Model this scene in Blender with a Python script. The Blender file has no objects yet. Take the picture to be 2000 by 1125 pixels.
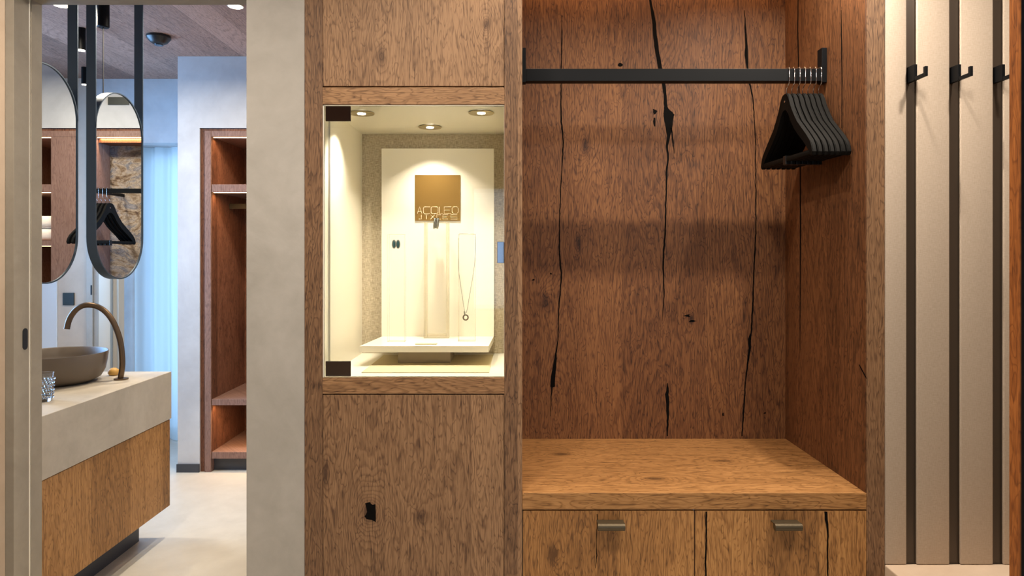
import bpy, bmesh, math, random
from mathutils import Vector, Matrix
random.seed(7)
C = bpy.context.scene.collection
SC = bpy.context.scene
F = 1333.0; H = 1.45; CX = 1000.0; CY = 495.0; D = 2.3
S = D / F
CEIL = 2.757
def PX(px, Y=D): return (px - CX) * Y / F
def PZ(py, Y=D): return H - (py - CY) * Y / F

# ------------------------------------------------------------------ camera
cam = bpy.data.cameras.new('camera'); camo = bpy.data.objects.new('camera', cam); C.objects.link(camo)
camo.location = (0, 0, H); camo.rotation_euler = (math.pi / 2, 0, 0)
cam.sensor_width = 36; cam.lens = F / 2000 * 36; cam.shift_y = -(562.5 - CY) / 2000; cam.shift_x = 0
cam.clip_start = 0.02
SC.camera = camo
# ------------------------------------------------------------------ world, exposure
SC.view_settings.view_transform = 'Standard'; SC.view_settings.look = 'None'
SC.view_settings.gamma = 1; SC.view_settings.use_curve_mapping = False
SC.view_settings.exposure = 0.0
w = bpy.data.worlds.new('world'); SC.world = w; w.use_nodes = True
w.node_tree.nodes['Background'].inputs[0].default_value = (0.35, 0.62, 1.0, 1)
w.node_tree.nodes['Background'].inputs[1].default_value = 1.2
SC.cycles.max_bounces = 8; SC.cycles.diffuse_bounces = 4; SC.cycles.glossy_bounces = 4
SC.cycles.transmission_bounces = 8; SC.cycles.transparent_max_bounces = 12
SC.cycles.caustics_reflective = False; SC.cycles.caustics_refractive = False

def area(name, loc, power, size, color, target=None, spread=180, shape='DISK', sy=None):
    l = bpy.data.lights.new(name, 'AREA'); l.energy = power; l.size = size; l.color = color
    l.shape = shape
    if sy: l.size_y = sy
    l.spread = math.radians(spread)
    o = bpy.data.objects.new(name, l); C.objects.link(o); o.location = loc
    d = (Vector(target) - Vector(loc)) if target else Vector((0, 0, -1))
    o.rotation_euler = d.to_track_quat('-Z', 'Y').to_euler()
    return o
WARM = (1.0, 0.88, 0.74); WARM2 = (1.0, 0.88, 0.70); DAY = (0.40, 0.66, 1.0); DAY2 = (0.28, 0.55, 1.0)
# daylight through the bathroom window, an added side window, and through the hall windows behind the camera
area('bathroom_daylight', (-2.53, 5.80, 1.3), 17, 0.8, DAY, (-2.53, 3.0, 1.1), shape='RECTANGLE', sy=2.2)
area('added_side_daylight', (-3.90, 3.95, 1.75), 120, 1.6, DAY2, (-1.9, 4.6, 2.0), shape='RECTANGLE', sy=1.4)  # added unseen light, turns the bathroom walls bluer
area('hall_daylight', (0.95, -2.70, 1.5), 15, 1.1, (0.86, 0.93, 1.0), (0.6, 2.0, 1.3), shape='RECTANGLE', sy=1.9)
area('hall_daylight', (-0.22, -2.70, 1.5), 1.1, 0.4, (0.7, 0.86, 1.0), (-0.33, 2.0, 1.5), shape='RECTANGLE', sy=1.2)
# hall ceiling downlights
area('hall_downlight_lamp', (1.06, 2.25, 2.725), 13, 0.035, WARM, (1.0, 2.5, 0), spread=140)
area('hall_downlight_lamp', (0.03, 2.25, 2.725), 7.5, 0.035, WARM, (0.1, 2.4, 0), spread=140)
area('hall_downlight_lamp', (1.55, 1.58, 2.725), 12, .09, WARM, (1.3, 2.0, 0), spread=150)
area('hall_downlight_lamp', (-0.45, 1.15, 2.725), 14, .22, WARM, (-0.4, 2.0, 0), spread=150)
area('hall_downlight_lamp', (0.75, 1.15, 2.725), 13, .22, WARM, (0.8, 2.0, 0), spread=150)
area('hall_downlight_lamp', (-1.5, 1.55, 2.725), 20, 0.05, WARM, spread=150)
# warm strip along the front of the coat recess' top panel
area('recess_strip_lamp', (0.6, 2.90, 2.715), 2.8, 1.1, (1.0, .58, .28), (0.6, 2.88, 1.6), shape='RECTANGLE', sy=.015)
# bathroom downlights
area('bathroom_downlight_lamp', ((460 - CX) * 3.607 / F, 3.607, 2.745), 20, 0.07, WARM2, spread=165)
area('bathroom_downlight_lamp', ((120 - CX) * 3.59 / F, 3.59, 2.745), 16, 0.07, WARM2, spread=165)
area('bathroom_downlight_lamp', (-0.9, 3.75, 2.745), 20, 0.07, WARM2, spread=165)

# ------------------------------------------------------------------ materials
def lin(c):
    if isinstance(c, str):
        c = c.lstrip('#'); c = [int(c[i:i + 2], 16) / 255 for i in (0, 2, 4)]
    return tuple((x / 12.92 if x <= 0.04045 else ((x + 0.055) / 1.055) ** 2.4) for x in c) + (1,)
class NT:
    def __init__(s, name):
        s.m = bpy.data.materials.new(name); s.m.use_nodes = True; s.t = s.m.node_tree
        s.b = s.t.nodes['Principled BSDF']; s.out = s.t.nodes['Material Output']
    def n(s, typ, **kw):
        nd = s.t.nodes.new(typ)
        for k, v in kw.items(): setattr(nd, k, v)
        return nd
    def link(s, a, b): s.t.links.new(a, b)
    def put(s, sock, v):
        if isinstance(v, bpy.types.NodeSocket): s.link(v, sock)
        else: sock.default_value = v
    def math(s, op, a, b=0.0, c=None):
        nd = s.n('ShaderNodeMath', operation=op); s.put(nd.inputs[0], a); s.put(nd.inputs[1], b)
        if c is not None: s.put(nd.inputs[2], c)
        return nd.outputs[0]
    def xyz(s):
        tc = s.n('ShaderNodeTexCoord'); sp = s.n('ShaderNodeSeparateXYZ'); s.link(tc.outputs['Object'], sp.inputs[0])
        return sp.outputs
    def comb(s, x, y, z):
        nd = s.n('ShaderNodeCombineXYZ'); s.put(nd.inputs[0], x); s.put(nd.inputs[1], y); s.put(nd.inputs[2], z); return nd.outputs[0]
    def noise(s, v, scale, detail=2, rough=0.5, dist=0.0):
        nd = s.n('ShaderNodeTexNoise'); s.link(v, nd.inputs['Vector']); nd.inputs['Scale'].default_value = scale
        nd.inputs['Detail'].default_value = detail; nd.inputs['Roughness'].default_value = rough; nd.inputs['Distortion'].default_value = dist
        return nd.outputs['Fac']
    def ramp(s, f, stops):
        nd = s.n('ShaderNodeValToRGB'); s.link(f, nd.inputs[0]); e = nd.color_ramp.elements
        while len(e) < len(stops): e.new(0.5)
        for k, (p, c) in enumerate(stops): e[k].position = p; e[k].color = c
        return nd.outputs[0]
    def mix(s, f, a, b, mode='MIX'):
        nd = s.n('ShaderNodeMix', data_type='RGBA', blend_type=mode); s.put(nd.inputs[0], f); s.put(nd.inputs[6], a); s.put(nd.inputs[7], b); return nd.outputs[2]
    def bump(s, h, strength, dist=0.002):
        nd = s.n('ShaderNodeBump'); nd.inputs['Strength'].default_value = strength; nd.inputs['Distance'].default_value = dist
        s.link(h, nd.inputs['Height']); s.link(nd.outputs[0], s.b.inputs['Normal'])
def g(v): return (v, v, v, 1)
def plain(name, col, rough=0.5, metal=0.0, bump=None, **kw):
    t = NT(name); t.b.inputs['Base Color'].default_value = lin(col); t.b.inputs['Roughness'].default_value = rough
    t.b.inputs['Metallic'].default_value = metal
    if bump:
        tc = t.n('ShaderNodeTexCoord'); t.bump(t.noise(tc.outputs['Object'], bump[0], 3), bump[1])
    for k, v in kw.items(): t.b.inputs[k.replace('_', ' ')].default_value = v
    return t.m
def wood(name, light, mid, dark, axis='Z', seed=0.0, board=0.21, rough=0.55, lines=44.0, tint=0.16, seam=0.35, coarse=1.0, knots=()):
    t = NT(name); x, y, z = t.xyz()
    if axis == 'Z': a = t.math('ADD', x, t.math('MULTIPLY', y, 0.83)); l = z
    elif axis == 'X': a = t.math('ADD', y, z); l = x
    else: a = t.math('ADD', x, z); l = y
    u = t.math('ADD', t.math('DIVIDE', a, board), seed * 3.37 + 50)
    bid = t.math('FLOOR', u); fr = t.math('FRACT', u)
    wn = t.n('ShaderNodeTexWhiteNoise', noise_dimensions='1D'); t.link(t.math('ADD', bid, seed), wn.inputs['W']); r = wn.outputs['Value']
    off = t.math('ADD', t.math('MULTIPLY', r, 23.0), seed)
    v1 = t.comb(t.math('MULTIPLY', a, 1.0), t.math('MULTIPLY', l, 0.10), off)
    n1 = t.noise(v1, 4.6 * coarse, 1.5, 0.45, 0.25)
    v2 = t.comb(t.math('MULTIPLY', a, 1.0), t.math('MULTIPLY', l, 0.30), off)
    n2 = t.noise(v2, 42.0, 2, 0.55, 0.6)
    field = t.math('ADD', n1, t.math('MULTIPLY', t.math('SUBTRACT', n2, 0.5), 0.030))
    core = None
    for (ka, kl, amp, sa, sl) in knots:
        da = t.math('DIVIDE', t.math('SUBTRACT', a, ka), sa); dl = t.math('DIVIDE', t.math('SUBTRACT', l, kl), sl)
        q = t.math('ADD', t.math('MULTIPLY', da, da), t.math('MULTIPLY', dl, dl))
        gs = t.math('EXPONENT', t.math('MULTIPLY', t.math('SQRT', t.math('ADD', q, .01)), -1.0))
        field = t.math('ADD', field, t.math('MULTIPLY', gs, amp))
        if sl < .12:
            cc = t.math('EXPONENT', t.math('MULTIPLY', q, -7.0)); core = cc if core is None else t.math('ADD', core, cc)
    ring = t.math('FRACT', t.math('MULTIPLY', field, lines))
    # a ring rises slowly and drops sharply
    rd = t.ramp(ring, [(0.0, g(0.10)), (0.50, g(0.22)), (0.84, g(1.0)), (0.95, g(.4)), (1.0, g(0.10))])
    v5 = t.comb(t.math('MULTIPLY', a, 1.0), t.math('MULTIPLY', l, 0.17), off)
    n3 = t.noise(v5, 40.0, 1.0, 0.5, 0.4)
    rd2 = t.ramp(t.math('FRACT', t.math('MULTIPLY', t.math('ADD', n3, t.math('MULTIPLY', n1, 3.2)), 8.5)), [(0.0, g(0.0)), (0.50, g(0.08)), (0.72, g(1.0)), (0.86, g(0.0))])
    # fibres and pores
    v3 = t.comb(t.math('MULTIPLY', a, 1.0), t.math('MULTIPLY', l, 0.03), off)
    fib = t.noise(v3, 300.0, 2, 0.6)
    v4 = t.comb(t.math('MULTIPLY', a, 1.0), t.math('MULTIPLY', l, 0.07), off)
    por = t.ramp(t.noise(v4, 330.0, 1, 0.5), [(0.54, g(0)), (0.68, g(1))])
    blot = t.noise(v2, 5.0, 3, 0.6)
    f = t.math('ADD', t.math('ADD', t.math('MULTIPLY', rd, 0.20), t.math('MULTIPLY', rd2, 0.25)), t.math('MULTIPLY', fib, 0.46))
    f = t.math('ADD', f, t.math('MULTIPLY', t.math('SUBTRACT', blot, 0.5), 0.26))
    f = t.math('ADD', f, t.math('MULTIPLY', t.math('SUBTRACT', r, 0.5), tint * 1.6))
    f = t.math('ADD', f, t.math('MULTIPLY', por, 0.22))
    if core is not None: f = t.math('ADD', f, t.math('MULTIPLY', core, .45))
    col = t.ramp(f, [(0.14, lin(light)), (0.42, lin(mid)), (0.80, lin(dark))])
    # narrow seam between boards
    sd = t.math('ABSOLUTE', t.math('SUBTRACT', fr, 0.5))
    sm = t.ramp(sd, [(0.490, g(0)), (0.4995, g(1))])
    col = t.mix(t.math('MULTIPLY', sm, seam), col, lin(dark))
    t.link(col, t.b.inputs['Base Color'])
    t.b.inputs['Roughness'].default_value = rough; t.b.inputs['Specular IOR Level'].default_value = 0.35
    t.bump(t.math('ADD', t.math('MULTIPLY', f, -1.0), t.math('MULTIPLY', sm, -seam)), 0.35, 0.0012)
    return t.m
def plaster(name, c1, c2, rough=0.75, scale=2.2, bump=0.12):
    t = NT(name); tc = t.n('ShaderNodeTexCoord'); v = tc.outputs['Object']
    a = t.noise(v, scale, 5, 0.62, 0.8); b = t.noise(v, scale * 7, 4, 0.6, 0.5); c = t.noise(v, 160, 2, 0.5)
    f = t.math('ADD', t.math('MULTIPLY', a, 0.75), t.math('MULTIPLY', b, 0.25))
    t.link(t.ramp(f, [(0.34, lin(c2)), (0.64, lin(c1))]), t.b.inputs['Base Color'])
    t.b.inputs['Roughness'].default_value = rough
    t.bump(t.math('ADD', f, t.math('MULTIPLY', c, 0.08)), bump, 0.01)
    return t.m
def fabric(name, c1, c2, scale=420, rough=0.9, bump=0.4):
    t = NT(name); x, y, z = t.xyz()
    va = t.comb(t.math('MULTIPLY', x, 1.0), y, t.math('MULTIPLY', z, 0.12))
    vb = t.comb(t.math('MULTIPLY', x, 0.12), y, t.math('MULTIPLY', z, 1.0))
    f = t.math('MULTIPLY', t.math('ADD', t.noise(va, scale, 2), t.noise(vb, scale, 2)), 0.5)
    t.link(t.ramp(f, [(0.38, lin(c2)), (0.62, lin(c1))]), t.b.inputs['Base Color'])
    t.b.inputs['Roughness'].default_value = rough; t.b.inputs['Specular IOR Level'].default_value = 0.15
    t.bump(f, bump, 0.001); return t.m
def emit(name, col, st):
    t = NT(name); t.b.inputs['Base Color'].default_value = (0, 0, 0, 1)
    t.b.inputs['Emission Color'].default_value = lin(col); t.b.inputs['Emission Strength'].default_value = st; return t.m
def thin_glass(name, tint=(0.985, 0.99, 0.985, 1), ior=1.45, mul=1.0):
    t = NT(name); t.t.nodes.remove(t.b)
    tr = t.n('ShaderNodeBsdfTransparent'); tr.inputs[0].default_value = tint
    gl = t.n('ShaderNodeBsdfGlossy'); gl.inputs['Roughness'].default_value = 0.0; gl.inputs['Color'].default_value = (1, 1, 1, 1)
    fr = t.n('ShaderNodeFresnel'); fr.inputs['IOR'].default_value = ior
    mx = t.n('ShaderNodeMixShader'); t.link(t.math('MULTIPLY', fr.outputs[0], mul), mx.inputs[0])
    t.link(tr.outputs[0], mx.inputs[1]); t.link(gl.outputs[0], mx.inputs[2]); t.link(mx.outputs[0], t.out.inputs[0]); return t.m
def cloth_sheer(name, col, trans=0.75, clear=0.12):
    t = NT(name); t.t.nodes.remove(t.b)
    df = t.n('ShaderNodeBsdfDiffuse'); df.inputs[0].default_value = lin(col)
    tl = t.n('ShaderNodeBsdfTranslucent'); tl.inputs[0].default_value = lin(col)
    tr = t.n('ShaderNodeBsdfTransparent')
    m1 = t.n('ShaderNodeMixShader'); m1.inputs[0].default_value = trans; t.link(df.outputs[0], m1.inputs[1]); t.link(tl.outputs[0], m1.inputs[2])
    m2 = t.n('ShaderNodeMixShader'); m2.inputs[0].default_value = clear; t.link(m1.outputs[0], m2.inputs[1]); t.link(tr.outputs[0], m2.inputs[2])
    t.link(m2.outputs[0], t.out.inputs[0]); return t.m
def marble(name):
    t = NT(name); tc = t.n('ShaderNodeTexCoord'); mp = t.n('ShaderNodeMapping'); mp.inputs['Rotation'].default_value = (0, 0.7, 0)
    mp.inputs['Scale'].default_value = (1.6, 1, 2.6); t.link(tc.outputs['Object'], mp.inputs[0])
    a = t.noise(mp.outputs[0], 3.0, 6, 0.65, 1.6); b = t.noise(mp.outputs[0], 9.0, 6, 0.7, 1.0)
    col = t.ramp(a, [(0.32, lin('#4c3c34')), (0.42, lin('#8d7862')), (0.5, lin('#b3a597')), (0.58, lin('#7c7c86')), (0.7, lin('#b5aeae'))])
    vein = t.ramp(t.math('ABSOLUTE', t.math('SUBTRACT', b, 0.5)), [(0.0, g(1)), (0.035, g(0))])
    t.link(t.mix(t.math('MULTIPLY', vein, 0.6), col, lin('#4a3428')), t.b.inputs['Base Color']); t.b.inputs['Roughness'].default_value = 0.25
    return t.m

OL, OM, OD = '#a98461', '#866548', '#503828'
def KN(px, py, Y, amp, sa, sl): return (PX(px, Y) + .83 * Y, PZ(py, Y), amp, sa, sl)
WBK = D * 1.294
M = dict(
    oak=wood('oak_upright', OL, OM, OD, 'Z', 1.3, board=0.19, knots=(KN(950, 47, D, .22, .03, .05), KN(652, 175, D, .25, .035, .25), KN(745, 110, D, .16, .04, .09))),
    oak2=wood('oak_upright_panel', OL, OM, OD, 'Z', 6.2, board=0.29, lines=41, knots=(KN(722, 1000, D, .35, .05, .07), KN(636, 925, D, .22, .03, .10), KN(938, 830, D, .35, .05, .30), KN(822, 1010, D, .12, .04, .06))),
    oak3=wood('oak_drawer_front', '#c59258', '#9f7040', '#624224', 'Z', 9.4, board=0.17, lines=38, knots=(KN(1080, 1085, D, .25, .05, .10), KN(1400, 1060, D, .12, .04, .2))),
    frame=wood('oak_frame_upright', '#a07c5b', '#7f5f44', '#4b3526', 'Z', 3.9, board=0.5, lines=64, seam=0),
    frame_h=wood('oak_frame_level', '#b0875f', '#8c6846', '#523926', 'X', 4.4, board=0.5, lines=54, seam=0),
    backp=wood('oak_recess_darkened', '#8f623b', '#6a4327', '#331e11', 'Z', 12.7, board=0.36, lines=41, tint=0.10, seam=0.2, knots=(KN(1144, 285, WBK, .25, .04, .09), KN(1130, 475, WBK, .22, .03, .09), KN(1065, 590, WBK, .2, .05, .09), KN(1085, 800, WBK, .35, .05, .17), KN(1305, 232, WBK, .2, .05, .16), KN(1140, 90, WBK, .3, .05, .22), KN(1350, 622, WBK, .12, .03, .05))),  # recess oak darkened in colour in place of dimmer lamps
    sidep=wood('oak_recess_side_darkened', '#835736', '#613d24', '#321f13', 'Z', 15.1, board=0.30, lines=38, tint=0.10, seam=0.2),  # side oak darkened likewise, its colour standing in for less light
    bench=wood('oak_bench', '#b88854', '#966a3c', '#5c3e22', 'X', 21.0, board=0.42, lines=38, tint=0.10, seam=0.15, knots=((2.75 + .64, PX(1098, 2.75), .25, .05, .09), (2.45 + .64, PX(1282, 2.45), .25, .04, .09), (2.66 + .64, PX(1410, 2.66), .2, .03, .09))),
    vanity=wood('oak_vanity', '#b58550', '#946838', '#5c3e20', 'Z', 31.0, board=0.24, lines=35),
    ceil=wood('ceiling_planks', '#b38c78', '#926f5e', '#60473b', 'Y', 41.0, board=0.2, lines=35, tint=0.22, seam=0.9),
    tall=wood('tall_unit_oak', '#8a5c45', '#69422f', '#3f2518', 'Z', 51.0, board=0.3, lines=35),
    tall_e=wood('tall_unit_edge_daylit', '#9c8076', '#88695d', '#6f544a', 'Z', 55.0, board=0.5, lines=48, seam=0),  # edge wood greyed, blue daylight mixed into its colour
    plaster=plaster('wall_plaster', '#b8b3ab', '#a39e95'),
    plaster_warm=plaster('wall_plaster_warm', '#d2bda6', '#c2ab93'),
    plaster_bath=plaster('wall_plaster_bathroom', '#c9cacc', '#b2b2b4', scale=1.6),
    plaster_beige=plaster('wall_plaster_beige', '#d6c8b8', '#c4b4a4', scale=1.6),
    jamb=plaster('jamb_lacquer', '#9a9080', '#8d8374', scale=5, bump=0.03),
    micro=plaster('microcement_floor', '#d6d0c2', '#bfb8aa', rough=0.38, scale=1.3, bump=0.04),
    concrete=plaster('concrete_top', '#bdb3a3', '#a59b8b', rough=0.55, scale=3.0, bump=0.08),
    cream=plain('cream_laminate', '#f5eedb', 0.28), creamf=plain('cream_lacquer', '#f5eddb', 0.22),
    linen=fabric('linen_back', '#d2c5ac', '#9f9079', 420), inset=fabric('suede_inset', '#d8c9a4', '#cbbb95', 600, bump=0.1),
    greige=plain('greige_block', '#8f8069', 0.6), gold=plain('gold_card', '#ad8648', 0.34, 0.7),
    goldline=plain('card_lettering', '#fff0c8', 0.5),
    black=plain('black_metal', '#07090c', 0.5, 0.0, Specular_IOR_Level=.15), blackpl=plain('black_plastic', '#111214', 0.35),
    hanger=plain('black_stained_wood', '#0b0a08', 0.7, bump=(60, 0.15), Specular_IOR_Level=.15), chrome=plain('chrome', '#dfe2e6', 0.12, 1.0),
    chrome2=plain('polished_steel', '#9c9ca4', 0.10, 1.0),
    crack=plain('black_resin', '#070605', 0.8, Specular_IOR_Level=.1), gap=plain('shadow_gap', '#15100c', 0.8),
    bronze=plain('bronze_pull', '#5a4f3c', 0.45, 0.6), steel=plain('brushed_ring', '#8d8f8c', 0.25, 1.0),
    dial=plain('teal_enamel', '#23484c', 0.2), groove=plain('bronze_groove', '#4b4036', 0.38, 0.35),
    upholstery=fabric('upholstered_beige', '#c2b3a3', '#b5a594', 500, bump=0.15),
    mirrorframe=plain('mirror_frame_daylit_metal', '#485664', 0.45, 0.6), mirror=plain('mirror_glass', '#e8ecec', 0.0, 1.0),  # frame metal tinted bluer and lighter, standing for daylight on it
    basin=plain('basin_stoneware', '#6b5e50', 0.45), tap=plain('brushed_bronze_tap', '#6f5b47', 0.38, 0.85),
    glass=thin_glass('clear_glass'), plinth=plain('dark_plinth', '#3c3e44', 0.5),
    soap=plain('yellow_soap', '#c89a4c', 0.5), switch=plain('switch_plate', '#1f2624', 0.45),
    lens=plain('smoked_lens', '#3a4450', 0.1, 0.5), white=plain('white_towel', '#e8e8ea', 0.95, bump=(300, 0.6)),
    leather=plain('cream_leather', '#e4d8c4', 0.6, bump=(14, 0.9)), drape=plain('beige_drape', '#b9aa94', 0.9),
    sheer=cloth_sheer('sheer_curtain', '#e9f4fa'), marble=marble('marble_slab'),
    lamp=emit('lamp_lens', '#fff0d0', 14), led=emit('led_strip', '#ffd9a0', 9), lampn=emit('niche_lamp_lens', '#fff2d6', 25),
    ring=plain('spot_ring', '#a08f68', 0.35, 0.5), darkdoor=plain('dark_glass_door', '#0d0f14', 0.2),
    doorwood=wood('door_edge_oak', '#b9743a', '#96592a', '#6a3c1c', 'Z', 71, board=0.5, seam=0),
    daylit=plain('daylit_pale_strip', '#dfe6ee', 0.35),  # pale blue-white carries the daylight on a strip of the back wall
)
M['acrylic'] = thin_glass('acrylic', (.995, .994, .99, 1), 1.25, .22); M['acrylic_edge'] = plain('acrylic_edge', '#dccfae', .25)
M['acrylic_edge'].node_tree.nodes['Principled BSDF'].inputs['Alpha'].default_value = .32
_t = NT('crystal'); _t.b.inputs['Base Color'].default_value = (0.95, 0.98, 1, 1); _t.b.inputs['Roughness'].default_value = 0.02
_t.b.inputs['Transmission Weight'].default_value = 1.0; _t.b.inputs['IOR'].default_value = 1.5; M['crystal'] = _t.m

# ------------------------------------------------------------------ mesh helpers
class MB:
    def __init__(s): s.b = bmesh.new(); s.mi = 0
    def _m(s, before):
        for f in s.b.faces:
            if f not in before: f.material_index = s.mi
    def box(s, x0, x1, y0, y1, z0, z1, bev=0.0, seg=2):
        before = set(s.b.faces)
        r = bmesh.ops.create_cube(s.b, size=1.0)
        for v in r['verts']:
            v.co = Vector(((x0 + x1) / 2 + v.co.x * (x1 - x0), (y0 + y1) / 2 + v.co.y * (y1 - y0), (z0 + z1) / 2 + v.co.z * (z1 - z0)))
        if bev > 0:
            es = list({e for v in r['verts'] for e in v.link_edges})
            bmesh.ops.bevel(s.b, geom=es, offset=bev, segments=seg, affect='EDGES', profile=0.5)
        s._m(before); return s
    def cone(s, c, r1, r2, h, axis='Z', n=32, bev=0):
        before = set(s.b.faces)
        rot = {'Z': Matrix(), 'X': Matrix.Rotation(math.pi / 2, 4, 'Y'), 'Y': Matrix.Rotation(-math.pi / 2, 4, 'X')}[axis]
        bmesh.ops.create_cone(s.b, cap_ends=True, segments=n, radius1=r1, radius2=r2, depth=h, matrix=Matrix.Translation(c) @ rot)
        s._m(before); return s
    def lathe(s, prof, c=(0, 0, 0), n=40, sx=1.0, sy=1.0):
        rings = []
        for r, z in prof:
            rings.append([s.b.verts.new((c[0] + sx * r * math.cos(2 * math.pi * k / n), c[1] + sy * r * math.sin(2 * math.pi * k / n), c[2] + z)) for k in range(n)])
        for a, b in zip(rings, rings[1:]):
            for k in range(n):
                f = s.b.faces.new((a[k], a[(k + 1) % n], b[(k + 1) % n], b[k])); f.material_index = s.mi
        for rr, fl in ((rings[0], True), (rings[-1], False)):
            f = s.b.faces.new(rr[::-1] if fl else rr); f.material_index = s.mi
        return s
    def tube(s, pts, r, n=10, closed=False, radii=None):
        pts = [Vector(p) for p in pts]; N = len(pts); rings = []
        up = None
        for i, p in enumerate(pts):
            if closed: d = pts[(i + 1) % N] - pts[i - 1]
            else: d = pts[min(i + 1, N - 1)] - pts[max(i - 1, 0)]
            d.normalize()
            if up is None:
                up = Vector((0, 0, 1)) if abs(d.z) < 0.9 else Vector((1, 0, 0))
            a = d.cross(up).normalized(); b2 = a.cross(d).normalized(); up = b2
            rr = radii[i] if radii else r
            rings.append([s.b.verts.new(p + a * rr * math.cos(2 * math.pi * k / n) + b2 * rr * math.sin(2 * math.pi * k / n)) for k in range(n)])
        rng = range(N if closed else N - 1)
        for i in rng:
            A, B = rings[i], rings[(i + 1) % N]
            for k in range(n):
                f = s.b.faces.new((A[k], A[(k + 1) % n], B[(k + 1) % n], B[k])); f.material_index = s.mi
        if not closed:
            for rr in (rings[0][::-1], rings[-1]):
                f = s.b.faces.new(rr); f.material_index = s.mi
        return s
    def prism(s, poly, lo, hi, axis='Y'):
        def P(a, b, t):
            return {'Y': (a, t, b), 'X': (t, a, b), 'Z': (a, b, t)}[axis]
        A = [s.b.verts.new(P(a, b, lo)) for a, b in poly]; B = [s.b.verts.new(P(a, b, hi)) for a, b in poly]
        n = len(poly); fs = []
        fs.append(s.b.faces.new(A)); fs.append(s.b.faces.new(B[::-1]))
        for k in range(n): fs.append(s.b.faces.new((A[k], B[k], B[(k + 1) % n], A[(k + 1) % n])))
        for f in fs: f.material_index = s.mi
        return s
    def strip(s, left, right):  # quads between two point lists
        A = [s.b.verts.new(p) for p in left]; B = [s.b.verts.new(p) for p in right]
        for i in range(len(A) - 1):
            f = s.b.faces.new((A[i], A[i + 1], B[i + 1], B[i])); f.material_index = s.mi
        return s
def obj(name, mb, mat, parent=None, smooth=False, kind=None, recalc=True):
    if recalc: bmesh.ops.recalc_face_normals(mb.b, faces=mb.b.faces)
    me = bpy.data.meshes.new(name); mb.b.to_mesh(me); mb.b.free()
    for m in (mat if isinstance(mat, (list, tuple)) else [mat]): me.materials.append(M[m] if isinstance(m, str) else m)
    if smooth:
        for p in me.polygons: p.use_smooth = True
        if smooth != 'all':
            try: me.set_sharp_from_angle(angle=math.radians(35))
            except Exception: pass
    o = bpy.data.objects.new(name, me); C.objects.link(o)
    if parent:
        o.parent = parent
        if parent.type == 'EMPTY': o.matrix_parent_inverse = Matrix.Translation(-parent.location)
    if kind: o['kind'] = kind
    return o
def tag(o, label, cat, group=None):
    o['label'] = label; o['category'] = cat
    if group: o['group'] = group
    return o
def thing(name, label, cat, loc=(0, 0, 0), group=None):
    o = bpy.data.objects.new(name, None); C.objects.link(o); o.location = loc; o.empty_display_size = 0.05
    return tag(o, label, cat, group)
def local(name, mb, mat, parent, smooth=False):   # a part built round its thing's own origin
    o = obj(name, mb, mat, None, smooth); o.parent = parent; return o
def struct(name, mb, mat): return obj(name, mb, mat, kind='structure')
def B(*a, **k): return MB().box(*a, **k)

# ------------------------------------------------------------------ the setting
XJ = PX(27)                     # face of the left door jamb
XR = PX(481); XC = PX(595); XE = PX(1728)
ZH = PZ(9, 2.438)               # door head
struct('floor', B(-3.9, 2.5, -2.6, 5.6, -0.06, 0), 'micro')
struct('ceiling', B(-3.9, 2.5, -2.6, 5.3, CEIL, CEIL + 0.06), 'ceil')
struct('wall_left_of_door', B(-3.7, XJ - 0.0305, D, 2.438, 0, CEIL), 'plaster_warm')
struct('wall_above_door', B(XJ - 0.03, XC, D, 2.438, ZH + 0.012, CEIL), 'plaster_warm')
struct('wall_between_door_and_cabinet', B(XR, XC - 0.0005, D, 2.438, 0, ZH + 0.0118, bev=0.002), 'plaster')
mb = B(XJ - 0.03, XJ, D + 0.0005, 2.373, 0, ZH, bev=0.0015)
mb.box(XJ - 0.03, XJ, 2.384, 2.4385, 0, ZH, bev=0.0015)
tr = struct('trim_1', mb, 'jamb')
obj('door_seal', B(XJ - 0.029, XJ - 0.003, 2.3735, 2.3835, 0, ZH), 'cream', tr)
zz = PZ(662, 2.353)
pl = MB(); pl.prism([(2.353 + 0.0125 * math.cos(a) , zz + (0.0125 * math.sin(a) + (0.0245 if math.sin(a) > 0 else -0.0245))) for a in [2 * math.pi * (k + .5) / 24 for k in range(24)]], XJ - 0.002, XJ + 0.001, 'X')
obj('strike_plate', pl, 'blackpl', tr)
mb = B(XJ, XR, D + 0.0005, 2.373, ZH, ZH + 0.0115); mb.box(XJ, XR, 2.384, 2.4385, ZH - 0.001, ZH + 0.0115); mb.box(XJ, XR, 2.373, 2.384, ZH + 0.004, ZH + 0.0115)
struct('trim_2', mb, 'jamb')
# hall shell
struct('wall_hall_left', B(-3.7, -3.6, -2.55, D, 0, CEIL), 'plaster_warm')
struct('wall_hall_right', B(2.35, 2.45, -2.55, 2.5, 0, CEIL), 'plaster_warm')
mb = B(-3.7, -1.3, -2.6, -2.5, 0, CEIL); mb.box(1.6, 2.45, -2.6, -2.5, 0, CEIL); mb.box(-1.3, 1.6, -2.6, -2.5, 0, 0.45); mb.box(-1.3, 1.6, -2.6, -2.5, 2.5, CEIL); mb.box(-1.3, -.42, -2.6, -2.5, .45, 2.5); mb.box(-.02, .3, -2.6, -2.5, .45, 2.5); mb.box(-.42, -.02, -2.6, -2.5, .45, .85); mb.box(-.42, -.02, -2.6, -2.5, 2.15, 2.5)
struct('wall_behind', mb, 'plaster_warm')
struct('wall_hall_front_right', B(XE + 0.001, 2.35, 2.311, 2.44, 0, CEIL), 'groove')
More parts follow.
